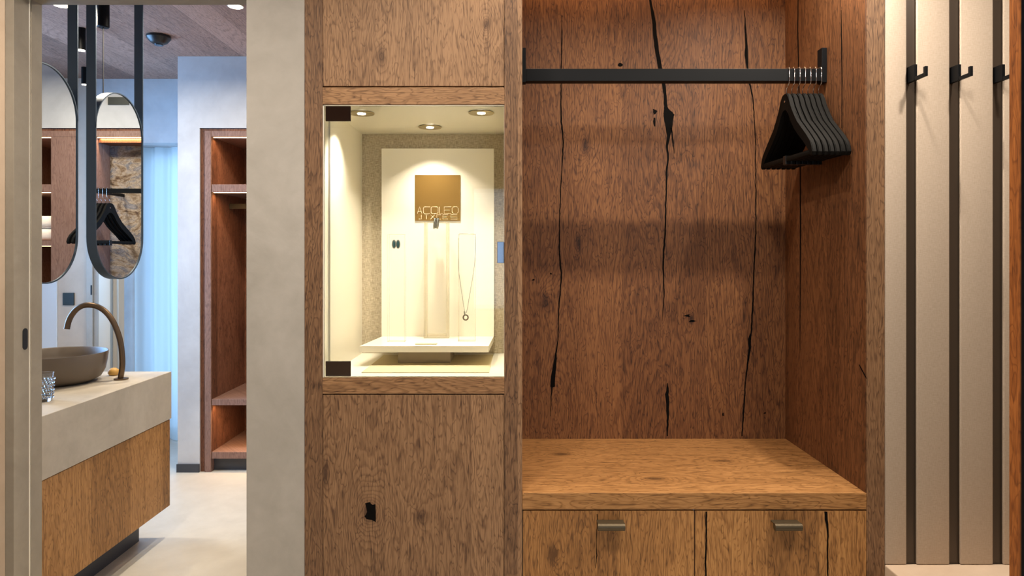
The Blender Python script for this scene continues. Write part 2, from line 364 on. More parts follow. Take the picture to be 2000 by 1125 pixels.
# bathroom shell
mb = B(-0.78, XC - 0.001, 2.4385, 3.12, 0, CEIL); mb.box(XC - 0.001, 0.2, 3.02, 3.12, 0, CEIL)
struct('wall_behind_cabinet', mb, 'plaster_bath')
struct('wall_bathroom_left', B(-3.8, -3.7, 2.3, 3.1, 0, CEIL).box(-3.8, -3.7, 4.85, 5.2, 0, CEIL).box(-3.8, -3.7, 3.1, 4.85, 0, .9).box(-3.8, -3.7, 3.1, 4.85, 2.55, CEIL), 'plaster_bath')
struct('wall_bathroom_right', B(0.2, 0.3, 3.02, 5.2, 0, CEIL), 'plaster_bath')
WX0, WX1, WZ1 = PX(240, 5.11), -2.20, PZ(279, 5.11)
mb = B(-3.7, WX0, 5.11, 5.2, 0, CEIL); mb.box(WX0, WX1, 5.11, 5.2, WZ1, CEIL); mb.box(WX1, 0.2, 5.11, 5.2, 0, CEIL)
mb.box(WX0 - .1, WX0, 5.2, 5.5, 0, WZ1 + .1); mb.box(WX1, WX1 + .1, 5.2, 5.5, 0, WZ1 + .1); mb.box(WX0, WX1, 5.2, 5.5, WZ1, WZ1 + .1)
struct('wall_back', mb, 'plaster_bath')
XP = PX(347, 4.527); XT = PX(390, 4.527)
mb = B(XP, XT, 4.527, 5.11, 0, CEIL); mb.box(XT, 0.2, 4.527, 5.11, 2.2825, CEIL); mb.box(-0.25, 0.2, 4.527, 5.11, 0, 2.2825)
struct('wall_tall_unit_surround', mb, 'plaster_bath')
struct('baseboard_pillar', B(XP - 0.004, XT, 4.517, 4.527, 0, PZ(906, 4.527)), 'plinth')
# beige wall facing on the back wall left of the drapes
struct('wall_back_facing', B(PX(113, 5.09), PX(170, 5.09), 5.09, 5.11, 0, CEIL), 'plaster_beige')
d2 = struct('daylit_strip', B(PX(60, 5.09), PX(112.5, 5.09), 5.08, 5.11, 0.01, 2.3, bev=0.002), 'daylit')  # flat strip whose pale blue-white colour stands for daylight
mb = B(PX(170.3, 5.07), PX(182, 5.07), 5.06, 5.11, 0, 2.4, bev=0.003); mb.box(PX(182.5, 5.07), PX(191, 5.07), 5.075, 5.11, 0, 2.4, bev=0.002)
t3 = struct('trim_3', mb, 'plaster')
obj('latch_plate', B(PX(177, 5.06), PX(180, 5.06), 5.057, 5.06, PZ(576, 5.06), PZ(557, 5.06), bev=0.002), 'blackpl', t3)
w1 = struct('window_1', B(WX0, WX0 + 0.04, 5.42, 5.47, 0, WZ1).box(WX1 - 0.04, WX1, 5.42, 5.47, 0, WZ1).box(WX0 + 0.04, WX1 - 0.04, 5.42, 5.47, WZ1 - 0.05, WZ1)
            .box(WX0 + 0.04, WX1 - 0.04, 5.42, 5.47, 0.0, 0.06), 'plaster_bath')
obj('window_pane', B(WX0 + 0.04, WX1 - 0.04, 5.44, 5.446, 0.06, WZ1 - 0.05), 'glass', w1)
def win(n, xa, xb, za, zb_):
    w_ = struct('window_%d' % n, B(xa, xa + .02, -2.58, -2.52, za, zb_).box(xb - .02, xb, -2.58, -2.52, za, zb_).box(xa + .02, xb - .02, -2.58, -2.52, za, za + .02).box(xa + .02, xb - .02, -2.58, -2.52, zb_ - .02, zb_), 'black')
    obj('window_pane', B(xa + .02, xb - .02, -2.55, -2.545, za + .02, zb_ - .02), 'glass', w_)
win(2, .3, 1.6, .45, 2.5); win(3, -.42, -.02, .85, 2.15)
w4 = struct('window_4', B(-3.79, -3.71, 3.1, 3.14, .9, 2.55).box(-3.79, -3.71, 4.81, 4.85, .9, 2.55).box(-3.79, -3.71, 3.14, 4.81, .9, .94).box(-3.79, -3.71, 3.14, 4.81, 2.51, 2.55), 'plaster_bath')  # unseen window, put in for the added side daylight
obj('window_pane', B(-3.755, -3.75, 3.14, 4.81, .94, 2.51), 'glass', w4)

# ------------------------------------------------------------------ display cabinet tower
def cracks(mb, pts, Y, wall='back', lift=0.0006):
    """black resin lines: pts = (px, py, width_px)"""
    L, R = [], []
    n = len(pts); rnd = random.Random(int(pts[0][0] * 7))
    dense = []
    for i in range(n - 1):
        (x0, y0, w0), (x1, y1, w1) = pts[i], pts[i + 1]
        k = max(2, int(abs(y1 - y0) / 7))
        for j in range(k):
            t = j / k; dense.append((x0 + (x1 - x0) * t + rnd.uniform(-.5, .5), y0 + (y1 - y0) * t, max(0.8, w0 + (w1 - w0) * t + rnd.uniform(-.45, .45))))
    dense.append(pts[-1])
    for x, y, wd in dense:
        L.append((PX(x - wd / 2, Y), Y - lift, PZ(y, Y))); R.append((PX(x + wd / 2, Y), Y - lift, PZ(y, Y)))
    mb.strip(L, R)
tower = thing('display_cabinet', 'tall oak cabinet column with a lit glass jewellery niche between two doors', 'cabinet', ((XC + PX(1020)) / 2, 2.6, 0))
x0, x1, x2, x3 = XC, PX(630), PX(985), PX(1020)
CT = 2.75
obj('side_panel', B(x0, x1, D, 3.0, 0, CT, bev=0.001), 'frame', tower)
obj('side_panel', B(x2, x3, D, 3.0, 0, CT, bev=0.001), 'frame', tower)
e = 0.0012
obj('cabinet_door', B(x1 + e, x2 - e, D + .001, D + .022, PZ(168), CT, bev=0.001), 'oak', tower)
mb = B(x1 + e, x2 - e, D + .001, D + .022, 0.09, PZ(771.5), bev=0.001)
mb.mi = 1
# knot hole filled black
kn = [(713, 983), (722, 981), (727, 986), (733, 985), (734, 1001), (734, 1020), (727, 1016), (716, 1014), (712, 1009), (717, 1000), (715, 992)]
mb.prism([(PX(a), PZ(b)) for a, b in kn], D + .0004, D + .0012)
obj('cabinet_door', mb, ['oak2', 'crack'], tower)
obj('niche_rail', B(x1, x2, D, D + .06, PZ(204), PZ(170.5), bev=0.001), 'frame_h', tower)
obj('niche_rail', B(x1, x2, D, D + .06, PZ(769), PZ(738), bev=0.001), 'frame_h', tower)
obj('plinth', B(x1, x2, D + .05, D + .07, 0, 0.088), 'gap', tower)
NB = 2.862; zt = PZ(205); zb = PZ(737.5)
mb = B(x1, x1 + .010, D + .0605, NB, zb, zt)
mb.box(x2 - .001, x2, D + .0605, NB, zb, zt); mb.box(x1, x2, D + .0605, NB, zt, zt + .012); mb.box(x1, x2, D + .0605, NB, zb - .012, zb)
mb.box(x1, x1 + .004, D + .003, D + .0604, zb, zt); mb.box(x2 - .001, x2, D + .003, D + .0604, zb, zt)
mb.box(x1, x2, D + .014, D + .0604, zb, zb + .0015); mb.box(x1, x2, D + .003, D + .0604, zt - .0015, zt)
obj('niche_lining', mb, 'cream', tower)
obj('fabric_backing', B(x1, x2, NB, NB + .012, zb - .01, zt + .01), 'linen', tower)
fi = obj('floor_inset', MB().prism([(PX(706, 2.39), 2.39), (PX(955, 2.39), 2.39), (PX(963, 2.80), 2.80), (PX(750, 2.80), 2.80)], zb + .0004, zb + .0024, 'Z'), 'inset', tower)
for (a, b_) in ((706, 220), (840, 247), (940, 219)):
    Y = F * (zt - H) / (CY - b_); X = PX(a, Y)
    r_ = MB().lathe([(0.014, -.001), (0.045, 0), (0.046, -0.002), (0.044, -0.004), (0.036, -0.005), (0.024, -0.003), (.014, -.0015)], (X, Y, zt - .0016), 36)
    so = obj('downlight', r_, 'ring', tower, smooth=True)
    obj('lamp_lens', MB().cone((X, Y, zt - .0035), .014, .014, .004, n=28), 'lampn', so)
    area('niche_spot_lamp', (X, Y, zt - .010), 2.2, .03, (1.0, 0.93, 0.79), (X, Y + .02, 0), spread=105)
gd = obj('glass_door', B(x1 + .003, x2 - .001, D + .0045, D + .0105, zb + .001, zt - .003), 'glass', tower)
for (a, b_) in ((207.5, 237), (705.5, 735)):
    obj('hinge', B(PX(636), PX(685), D - .002, D + .0042, PZ(b_), PZ(a), bev=.0012), 'chrome2', gd)
obj('catch', B(PX(971), PX(984.5), D - .002, D + .0042, PZ(514), PZ(472), bev=.0012), 'chrome2', gd)

# things inside the niche
YP = 2.83
pt = PZ(657, YP); pb = pt - .023
plat = obj('display_platform', MB().prism([(-.566, 2.533), (-.087, 2.533), (-.0755, YP + .015), (-.537, YP + .015)], pb, pt, 'Z'), 'creamf')
tag(plat, 'cream lacquered display platform floating on a greige block in the lit niche', 'display stand')
obj('block', B(-.433, -.2335, 2.59, 2.76, zb + .003, pb, bev=.001), 'greige', plat)
bk = obj('display_backboard', B(PX(745, YP), PX(965, YP), YP, YP + .014, pt, PZ(290, YP), bev=.001), 'creamf')
tag(bk, 'glossy cream backboard standing behind the jewellery stands', 'display board')
card = obj('brand_card', B(PX(811, YP), PX(899, YP), YP - .004, YP, PZ(431, YP), PZ(342, YP)), 'gold')
tag(card, 'square gold sign with thin engraved letters fixed on the cream backboard', 'sign')
Yc = YP - .0048
def stroke(mb, pts, r=.0009): mb.tube([(PX(a, Yc), Yc, PZ(b_, Yc)) for a, b_ in pts], r, 5)
def rbox(xa, xb, ya, yb, c=2.0): return [(xa + c, ya), (xb - c, ya), (xb, ya + c), (xb, yb - c), (xb - c, yb), (xa + c, yb), (xa, yb - c), (xa, ya + c), (xa + c, ya)]
lt = MB(); T0, T1 = 404, 417.3
for s_ in ([(815, T1), (819.5, T0), (824, T1)], [(816.6, 413), (822.4, 413)],
           [(840, T0), (829, T0), (827, T0 + 2), (827, T1 - 2), (829, T1), (840, T1)],
           rbox(842, 855.5, T0, T1), [(858, T0), (858, T1), (865, T1)],
           [(881, T0), (867.5, T0), (867.5, T1), (881, T1)], [(867.5, 410.5), (879, 410.5)], rbox(883, 895, T0, T1, 3)):
    stroke(lt, s_)
U0, U1 = 419.5, 428
for s_ in ([(823, U0), (823, U1), (818, U1)], [(829, U0), (837, U0)], [(833, U0), (833, U1)],
           [(841, U0), (849, U1)], [(849, U0), (841, U1)], [(861, U0), (853, U0), (853, U1), (861, U1)],
           [(875, U0), (865, U0), (865, U1), (875, U1)], [(865, 424), (873, 424)], [(893, U0), (880, U0), (880, 424), (893, 424), (893, U1), (880, U1)]):
    stroke(lt, s_)
obj('lettering', lt, 'goldline', card)
def stand(name_lbl, pxa, pxb, top, bot, dep, ledge=None):
    Y = F * (H - pt) / (bot - CY)
    st = obj('acrylic_stand', B(PX(pxa, Y), PX(pxb, Y), Y, Y + dep, pt + .0004, PZ(top, Y)), 'acrylic')
    mb = MB(); xa_, xb_, za_, zb3 = PX(pxa, Y), PX(pxb, Y), pt + .0004, PZ(top, Y)
    for x_ in (xa_, xb_):
        for y_ in (Y, Y + dep): mb.box(x_ - .0006, x_ + .0006, y_ - .0006, y_ + .0006, za_, zb3)
    for z_ in (za_ + .0008, zb3):
        for y_ in (Y, Y + dep): mb.box(xa_, xb_, y_ - .0006, y_ + .0006, z_ - .0006, z_ + .0006)
        for x_ in (xa_, xb_): mb.box(x_ - .0006, x_ + .0006, Y, Y + dep, z_ - .0006, z_ + .0006)
    obj('polished_edges', mb, 'acrylic_edge', st)
    tag(st, name_lbl, 'jewellery stand', 'acrylic jewellery stands'); return st, Y
sA, YA = stand('clear acrylic stand, short left one carrying the earrings', 757, 790, 458, 668, .035)
sB, YB = stand('clear acrylic stand, tallest and centre one with the ring on top', 828, 876, 434, 661, .035)
sC, YC = stand('clear acrylic stand, short right one carrying the necklace', 895, 928, 458, 667, .035)
obj('top_plate', B(PX(820, YB), PX(883, YB), YB - .002, YB + .037, PZ(434.5, YB) + .0008, PZ(432, YB) + .0012), 'acrylic', sB)
for xa_ in (828.5, 871): obj('side_slab', B(PX(xa_, YB), PX(xa_ + 5, YB), YB + .001, YB + .034, pt + .001, PZ(435, YB)), 'acrylic_edge', sB)
obj('bottom_slab', B(PX(834, YB), PX(870.5, YB), YB + .001, YB + .034, pt + .001, PZ(653, YB)), 'acrylic_edge', sB)
for k, (px, lb) in enumerate(((769.5, 'teal and silver earring, left one of the pair on the acrylic stand'), (777.5, 'teal and silver earring, right one of the pair on the acrylic stand'))):
    Y = YA - .004; c = Vector((PX(px, Y), Y, PZ(477, Y)))
    er = thing('earring', lb, 'earring', tuple(c), 'pair of earrings')
    pts = [(c.x + .0065 * math.cos(a), c.y, c.z + .0155 * math.sin(a)) for a in [2 * math.pi * q / 28 for q in range(28)]]
    obj('rim', MB().tube(pts, .0019, 8, closed=True), 'steel', er, smooth='all')
    mb = MB().lathe([(.0005, -.002), (.0048, -.002), (.0048, .001), (.0025, .0022), (.0004, .0026)], (0, 0, 0), 20)
    for v in mb.b.verts: v.co = Vector((c.x + v.co.x, c.y - v.co.z, c.z + v.co.y * 2.7))
    obj('enamel_inlay', mb, 'dial', er, smooth=True)
    obj('clasp', B(c.x - .001, c.x + .001, c.y, c.y + .0038, c.z - .001, c.z + .001), 'steel', er)
Y = YB + .008; c = Vector((PX(852, Y), Y, PZ(434, Y) - .004))
rg = thing('ring', 'silver ring with twin bands clipped over the top of the tallest stand', 'ring', tuple(c))
for dx in (-.0065, 0.0, .0065):
    pts = [(c.x + dx + .0022 * math.sin(a), c.y + .0165 * math.cos(a), c.z + .0205 * math.sin(a)) for a in [2 * math.pi * q / 32 for q in range(32)]]
    obj('band', MB().tube(pts, .0036 if dx else .0018, 8, closed=True), 'steel', rg, smooth='all')
Y = YC - .003
nk = thing('necklace', 'fine silver chain necklace with a round ring pendant draped on the right stand', 'necklace', (PX(910, Y), Y, PZ(619, Y)))
ch = [(897, 456.5), (895.2, 470), (895.3, 500), (896, 530), (900, 560), (904.5, 590), (908, 611), (911, 611), (915, 590), (920, 560), (925.5, 528), (928, 500), (928.6, 475), (928, 457)]
P3 = [(PX(a, Y), Y, PZ(b_, Y)) for a, b_ in ch]; yb2 = YC + .038
P3 = P3 + [(P3[-1][0], yb2, P3[-1][2] + .001), (P3[0][0], yb2, P3[0][2] + .001)]
obj('chain', MB().tube(P3, .0009, 6, closed=True), 'steel', nk, smooth='all')
c = Vector((PX(909.5, Y), Y - .001, PZ(620, Y)))
obj('pendant', MB().tube([(c.x + .0095 * math.cos(a), c.y, c.z + .0098 * math.sin(a)) for a in [2 * math.pi * q / 30 for q in range(30)]], .0028, 8, closed=True), 'bronze', nk, smooth='all')
obj('bail', MB().tube([(PX(907, Y), Y - .001, PZ(608, Y)), (PX(908, Y), Y - .001, PZ(614.5, Y))], .003, 8), 'steel', nk)
Y = 2.575
tag(obj('name_plate', B(PX(811, Y), PX(853, Y), Y - .005, Y + .022, pt + .0003, pt + .004, bev=.0008), 'inset'), 'small cream name plate lying flat at the front of the platform', 'name plate')

# ------------------------------------------------------------------ open wardrobe
WX = PX(1693); WB = D * 1.294
ward = thing('open_wardrobe', 'open oak coat recess with rail, bench shelf and two drawers', 'wardrobe', ((x3 + XE) / 2, 2.65, 0))
mb = B(WX, XE, D, 3.0, 0, CT, bev=0.001)
obj('side_panel', mb, 'frame', ward)
mb = B(WX - .004, WX, D + .003, WB, PZ(963) + .0005, CT - .021)
mb.mi = 1
def side_crack(pts):
    L, R = [], []
    Xs = WX - .0046; rnd = random.Random(3)
    for x, y, wd in pts:
        Yq = F * Xs / (x - CX); dY = wd * Yq / (x - CX); z = PZ(y, Yq)
        L.append((Xs, Yq - dY / 2, z)); R.append((Xs, Yq + dY / 2, z))
    mb.strip(L, R)
side_crack([(1643, 20, 1), (1643.5, 70, 2), (1644.5, 150, 2), (1644, 250, 1)])
side_crack([(1559, -30, 1.5), (1558, 60, 2), (1560, 150, 2), (1562, 260, 2.5), (1563, 330, 2.6), (1563.5, 440, 2.6), (1563, 540, 2), (1562.5, 640, 1.3), (1562, 690, .7)])
side_crack([(1678, 712, 2), (1683, 722, 3), (1690, 735, 3), (1693, 740, 1)])
obj('side_lining', mb, ['sidep', 'crack'], ward)
mb = B(x3, WX, WB, WB + .02, .5, CT - .021)
mb.mi = 1
cracks(mb, [(1098, 30, 1), (1097, 70, 2), (1096, 160, 2), (1095.5, 225, 2.5), (1096, 238, 3), (1099, 259, 3), (1100, 278, 2.5), (1098, 325, 2), (1095, 368, 2), (1092.5, 440, 2),
            (1092.5, 496, 2.6), (1096, 533, 3), (1095, 560, 2.6), (1091, 608, 2), (1089.5, 664, 2), (1086, 690, 3), (1083.5, 709, 6), (1080.5, 735, 8.5), (1079.5, 755, 9), (1078, 757, 3), (1076.5, 775, 1.5), (1075, 813, 1)], WB)
cracks(mb, [(1268, -60, 2), (1270, 0, 4), (1277, 40, 7), (1280, 76, 8), (1284, 104, 8), (1289, 131, 8), (1294, 150, 7), (1297, 170, 7), (1299, 186, 6), (1300, 208, 7), (1302, 214, 10), (1305, 219, 17), (1306.5, 224, 22), (1306, 230, 19), (1306, 243, 15), (1307, 254, 12), (1306, 264, 7), (1303, 285, 4),
            (1304.5, 310, 3), (1302, 340, 4), (1301.5, 360, 3), (1300, 400, 2.6), (1299.7, 440, 3), (1297, 480, 3.4), (1295, 515, 3), (1297, 570, 2.4), (1296, 596, 2), (1293, 627, .8)], WB)
cracks(mb, [(1311, 250, 3), (1314, 275, 3), (1317, 300, .8)], WB)
cracks(mb, [(1304, 748, 1), (1304, 758, 4), (1302.5, 770, 7), (1304, 790, 6), (1304, 815, 4), (1303.5, 852, 2.4)], WB)
cracks(mb, [(1454, 20, 1), (1456, 60, 3), (1457.5, 85, 4), (1458, 108, 7), (1460, 131, 4), (1463, 160, 3), (1470, 190, 2.5), (1474, 240, 2), (1476, 300, 2), (1476.5, 440, 2.4), (1475, 480, 2.6), (1472, 540, 2.6), (1470, 600, 2.8),
            (1467, 650, 3), (1464.5, 662, 6), (1464, 680, 5), (1459, 720, 3), (1456, 745, 2.2), (1453, 790, 2.8), (1449, 852, 2.2)], WB)
for q in ([(1276, 213, 2), (1280, 217, 8), (1279, 221, 6), (1277, 224, 1)], [(1278, 230, 3), (1278, 237, 5), (1279, 247, 2)], [(1345, 614, 3), (1340, 617, 12), (1347, 619, 5)], [(1352, 625, 5), (1353, 627, 14), (1350, 629, 8)],
          [(1042, 545, 4), (1041, 548, 5)], [(1076, 533, 3), (1076, 536, 4)], [(1211, 123, 4), (1212, 127, 11), (1211, 130, 5)], [(1412, 806, 2), (1412.5, 812, 4)], [(1494, 805, 2), (1493, 808, 5)]):
    cracks(mb, q, WB)
obj('back_panel', mb, ['backp', 'crack'], ward)
obj('top_panel', B(x3, WX, D, 3.0, CT - .02, CT), 'sidep', ward)
zs = PZ(963)
mb = B(x3 + .0005, WX - .0005, D, WB, PZ(995.5), zs, bev=0.0012)
obj('bench_top', mb, 'bench', ward)
for i, (a, b_, hx) in enumerate(((1021.5, 1356, 1191), (1358, 1692.5, 1531))):
    mb = B(PX(a), PX(b_), D + .001, D + .022, .10, PZ(998), bev=0.001)
    mb.mi = 1
    if i == 1:
        cracks(mb, [(1379, 999, 3.2), (1379.5, 1040, 3), (1379, 1070, 3.6), (1377.5, 1090, 3.2), (1379, 1140, 3), (1378, 1250, 3)], D + .001, lift=.0003)
        cracks(mb, [(1613, 999, 6), (1614, 1015, 6), (1617, 1040, 3.2), (1616, 1080, 2.6), (1617, 1140, 3), (1616, 1250, 3)], D + .001, lift=.0003)
    else:
        cracks(mb, [(1166, 1004, 1.2), (1166.5, 1020, 1.6), (1165, 1060, 1), (1165.5, 1085, 2), (1163, 1110, .8)], D + .001, lift=.0003)
    dr = obj('drawer', mb, ['oak3', 'crack'], ward)
    Yh = D - .034; xa, xb = PX(hx - 26, D), PX(hx + 26, D) ; zh = PZ(1029, Yh)
    hd = MB().box(xa, xb, Yh, D + .002, zh + .006, zh + .010, bev=.001)
    hd.tube([(xa, Yh, zh), (xb, Yh, zh)], .0125, 20)
    obj('handle', hd, 'bronze', dr, smooth=True)
obj('plinth', B(x3, WX, D + .06, D + .08, 0, .098), 'gap', ward)
YR = 2.6; zr0, zr1 = PZ(158.5, YR - .02), PZ(134, YR - .02)
rail = obj('clothes_rail', B(x3 + .018, WX - .024, YR - .02, YR + .02, zr0, zr1, bev=.0015), 'black', ward)
for xa, xb in ((x3 + .0005, x3 + .018), (WX - .024, WX - .0048)):
    obj('bracket', B(xa, xb, YR - .02, YR + .02, zr0 - .004, PZ(96, YR), bev=.001), 'black', rail)

# coat hangers
def hanger_meshes():
    out_r = [(0.0, 0.0), (.016, -.001), (.026, -.008), (.036, -.026), (.048, -.052), (.068, -.086), (.098, -.120), (.135, -.152), (.170, -.182), (.197, -.208), (.212, -.228), (.218, -.250), (.212, -.262), (.200, -.262)]
    in_r = [(.194, -.246), (.182, -.232), (.150, -.206), (.112, -.176), (.078, -.146), (.050, -.112), (.030, -.080), (.014, -.062), (0.0, -.058)]
    poly = [(u, v) for u, v in out_r] + [(u, v) for u, v in in_r]
    poly = poly + [(-u, v) for u, v in in_r[-2::-1]] + [(-u, v) for u, v in out_r[:0:-1]]
    mb = MB(); mb.prism(poly, -.0078, .0078, 'X')
    bmesh.ops.bevel(mb.b, geom=[e_ for e_ in mb.b.edges if abs(e_.verts[0].co.x - e_.verts[1].co.x) < 1e-6], offset=.0025, segments=2, affect='EDGES')
    bar = MB().box(-.007, .007, -.204, .204, -.258, -.240, bev=.003)
    clip = MB().box(-.0088, .0088, -.012, .012, -.270, -.236, bev=.002)
    a = []
    zt_ = zr1 - 2.057 + .0035; zf = zr0 - 2.057
    zt_ = zr1 - 2.057
    pts = [(0, 0, -.01), (0, 0, .018), (0, -.010, .027), (0, -.0225, .036), (0, -.0240, .050), (0, -.0240, zt_ - .002), (0, -.0215, zt_ + .0035), (0, -.012, zt_ + .0065), (0, .012, zt_ + .0065), (0, .0215, zt_ + .0035), (0, .0240, zt_ - .004), (0, .0245, zt_ - .030)]
    hook = MB().tube(pts, .0016, 8)
    stud = MB().cone((-.0080, -.004, -.030), .004, .004, .003, 'X', 12)
    return mb, bar, clip, hook, stud
hp = hanger_meshes()
hroot = thing('coat_hanger', '', 'coat hanger', (0, 0, 0), 'black coat hangers on the recess rail')
local('hanger_frame', hp[0], 'hanger', hroot, True); local('trouser_bar', hp[1], 'hanger', hroot, True); local('clip', hp[2], 'blackpl', hroot)
local('hook', hp[3], 'chrome', hroot, 'all'); local('stud', hp[4], 'chrome', hroot)
ords = ['leftmost of the seven', 'second from the left of seven', 'third from the left of seven', 'middle one of seven', 'third from the right of seven', 'second from the right of seven', 'rightmost, touching the bracket']
def dup(root, loc, rz, label, group=None):
    r = root.copy(); C.objects.link(r); r.location = loc; r.rotation_euler = (0, 0, rz); r['label'] = label
    if group: r['group'] = group
    for c_ in list(root.children):
        k = c_.copy(); C.objects.link(k); k.parent = r
    return r
hx = [1536, 1546.3, 1557, 1567.6, 1577.9, 1588.2, 1598.5]
for i, px in enumerate(hx):
    loc = (PX(px, YR), YR, 2.057); rz = math.radians(3.0)
    lb = 'black wooden coat hanger on the recess rail, ' + ords[i]
    if i == 0: hroot.location = loc; hroot.rotation_euler = (0, 0, rz); hroot['label'] = lb
    else: dup(hroot, loc, rz, lb)

# ------------------------------------------------------------------ upholstered wall, hooks, plaster ledge
zl = PZ(1103)
lab = ['upholstered beige wall strip directly beside the oak wardrobe edge', 'upholstered beige wall strip between the first and second hooks', 'upholstered beige wall strip between the second and third hooks', 'narrow visible upholstered beige strip right of the third hook']
for i, (a, b_) in enumerate(((1728.5, 1771), (1791, 1855), (1876, 1940), (1960, 2024))):
    o = obj('wall_panel', B(PX(a), PX(b_), D, 2.3105, zl, 2.74, bev=.004, seg=3), 'upholstery', smooth=True)
    tag(o, lab[i], 'wall panel', 'upholstered wall strips')
hl = ['black metal coat hook nearest the oak wardrobe', 'black metal coat hook in the middle groove', 'black metal coat hook closest to the wooden door edge']
for i, gx in enumerate((1772.5, 1857, 1941.5)):
    X0 = PX(gx, 2.3) ; zc = PZ(150, 2.32)
    h = thing('coat_hook', hl[i], 'coat hook', (X0 + .008, 2.31, zc), 'row of black coat hooks')
    xa, xb = X0 + .002, X0 + .013
    obj('back_plate', B(xa, xb, 2.266, 2.3105, zc - .026, zc + .028, bev=.001), 'black', h)
    mb = B(xa + .001, xb - .001, 2.218, 2.2655, zc - .026, zc - .014, bev=.001); mb.box(xa + .001, xb - .001, 2.206, 2.218, zc - .026, zc + .006, bev=.001)
    obj('arm', mb, 'black', h)
tag(obj('bench_ledge', B(XE + .001, 2.349, 1.95, 2.310, 0, zl - .001, bev=.004), 'plaster_warm'), 'pale plaster bench ledge below the upholstered wall strips', 'bench')
# near door edge at the right border
dr = struct('door_2', B(PX(1992, 1.5) + .0032, PX(2500, 1.5), 1.50, 1.532, 0.01, 2.74), 'darkdoor')
obj('door_edge', B(PX(1992, 1.5), PX(1992, 1.5) + .003, 1.50, 1.532, 0.01, 2.74), 'doorwood', dr)

# ------------------------------------------------------------------ bathroom: vanity
VZ = PZ(725.5, 3.5); VX = PX(335, 3.5); VB = -2.32
van = thing('vanity', 'floating vanity unit with thick beige concrete top and oak front', 'vanity', (-2.0, 3.0, 0))
zc1 = PZ(817, 3.5); zc2 = PZ(985.6, 3.5)
obj('countertop', B(VB, VX, 2.445, 3.5, zc1, VZ, bev=.002), 'concrete', van)
obj('cabinet_front', B(VX - .026, VX - .004, 2.45, 3.492, zc2, zc1 - .003, bev=.001), 'vanity', van)
obj('cabinet_body', B(VB + .01, VX - .026, 2.45, 3.488, zc2 + .002, zc1 - .0005), 'vanity', van)
obj('plinth', B(VB + .1, -1.88, 2.46, 3.44, 0, zc2 + .002), 'plinth', van)
bc = (-2.14, 3.2, VZ)
prof = [(.10, 0.0), (.150, .004), (.185, .022), (.203, .055), (.212, .100), (.216, .138), (.2155, .1405), (.213, .1405), (.209, .136), (.203, .100), (.190, .060), (.150, .026), (.06, .016), (.002, .015)]
bs = obj('basin', MB().lathe(prof, bc, 64), 'basin', smooth=True)
tag(bs, 'round brown stoneware vessel basin standing on the concrete vanity top', 'wash basin')
obj('drain', MB().cone((bc[0], bc[1], bc[2] + .018), .03, .03, .004, n=24), 'tap', bs)
tb = Vector((PX(235, 3.278), 3.278, VZ))
tp = thing('tap', 'tall arched brushed bronze tap beside the vessel basin', 'tap', tuple(tb))
arc = [(235, 742), (239.5, 715), (238.5, 690), (235, 665), (228, 643), (219, 624), (207, 609), (194, 600), (181, 596), (168, 595.5), (156, 599), (146, 607), (138, 618), (133, 630), (130.5, 643)]
ptsT = []
for i, (a, b_) in enumerate(arc):
    Y = 3.278 - .068 * (i / (len(arc) - 1)); ptsT.append((PX(a, Y), Y, max(VZ + .002, PZ(b_, Y))))
def smoothp(p, it=2):
    for _ in range(it):
        q = [p[0]]
        for a, b_ in zip(p, p[1:]):
            a = Vector(a); b_ = Vector(b_); q += [a * .75 + b_ * .25, a * .25 + b_ * .75]
        q.append(p[-1]); p = q
    return p
obj('spout', MB().tube(smoothp(ptsT), .0128, 20), 'tap', tp, smooth=True)
obj('base_flange', MB().cone((tb.x + .004, tb.y, VZ + .0035), .032, .032, .006, n=32), 'tap', tp)
Y = F * (H - VZ) / (733 - CY)
sp = MB().lathe([(.003, 0), (.020, .002), (.026, .012), (.024, .026), (.012, .036), (.002, .038)], (PX(222, Y), Y, VZ), 24, sx=1.0)
tag(obj('soap', sp, 'soap', smooth='all'), 'small rounded yellow soap between basin and bronze tap', 'soap')
# cut crystal tumbler
gx, gy = PX(83, 2.80) , 2.80
prf = [(.032, 0), (.034, .004), (.041, .112), (.0415, .114), (.039, .114), (.0385, .110), (.031, .014), (.001, .012)]
mb = MB().lathe(prf, (gx, gy, VZ + .0005), 48)
for f_ in list(mb.b.faces): pass
o = obj('tumbler', mb, 'crystal', smooth=True); tag(o, 'cut crystal tumbler at the near end of the concrete vanity top', 'glass')
mb = MB()
for r_ in range(6):
    for k in range(20):
        a = 2 * math.pi * (k + .5 * (r_ % 2)) / 20; z = .016 + r_ * .015; R = .0345 + z * .06
        c = Vector((gx + (R) * math.cos(a), gy + R * math.sin(a), VZ + z))
        bmesh.ops.create_uvsphere(mb.b, u_segments=6, v_segments=4, radius=.0048, matrix=Matrix.Translation(c))
obj('cut_facets', mb, 'crystal', o)

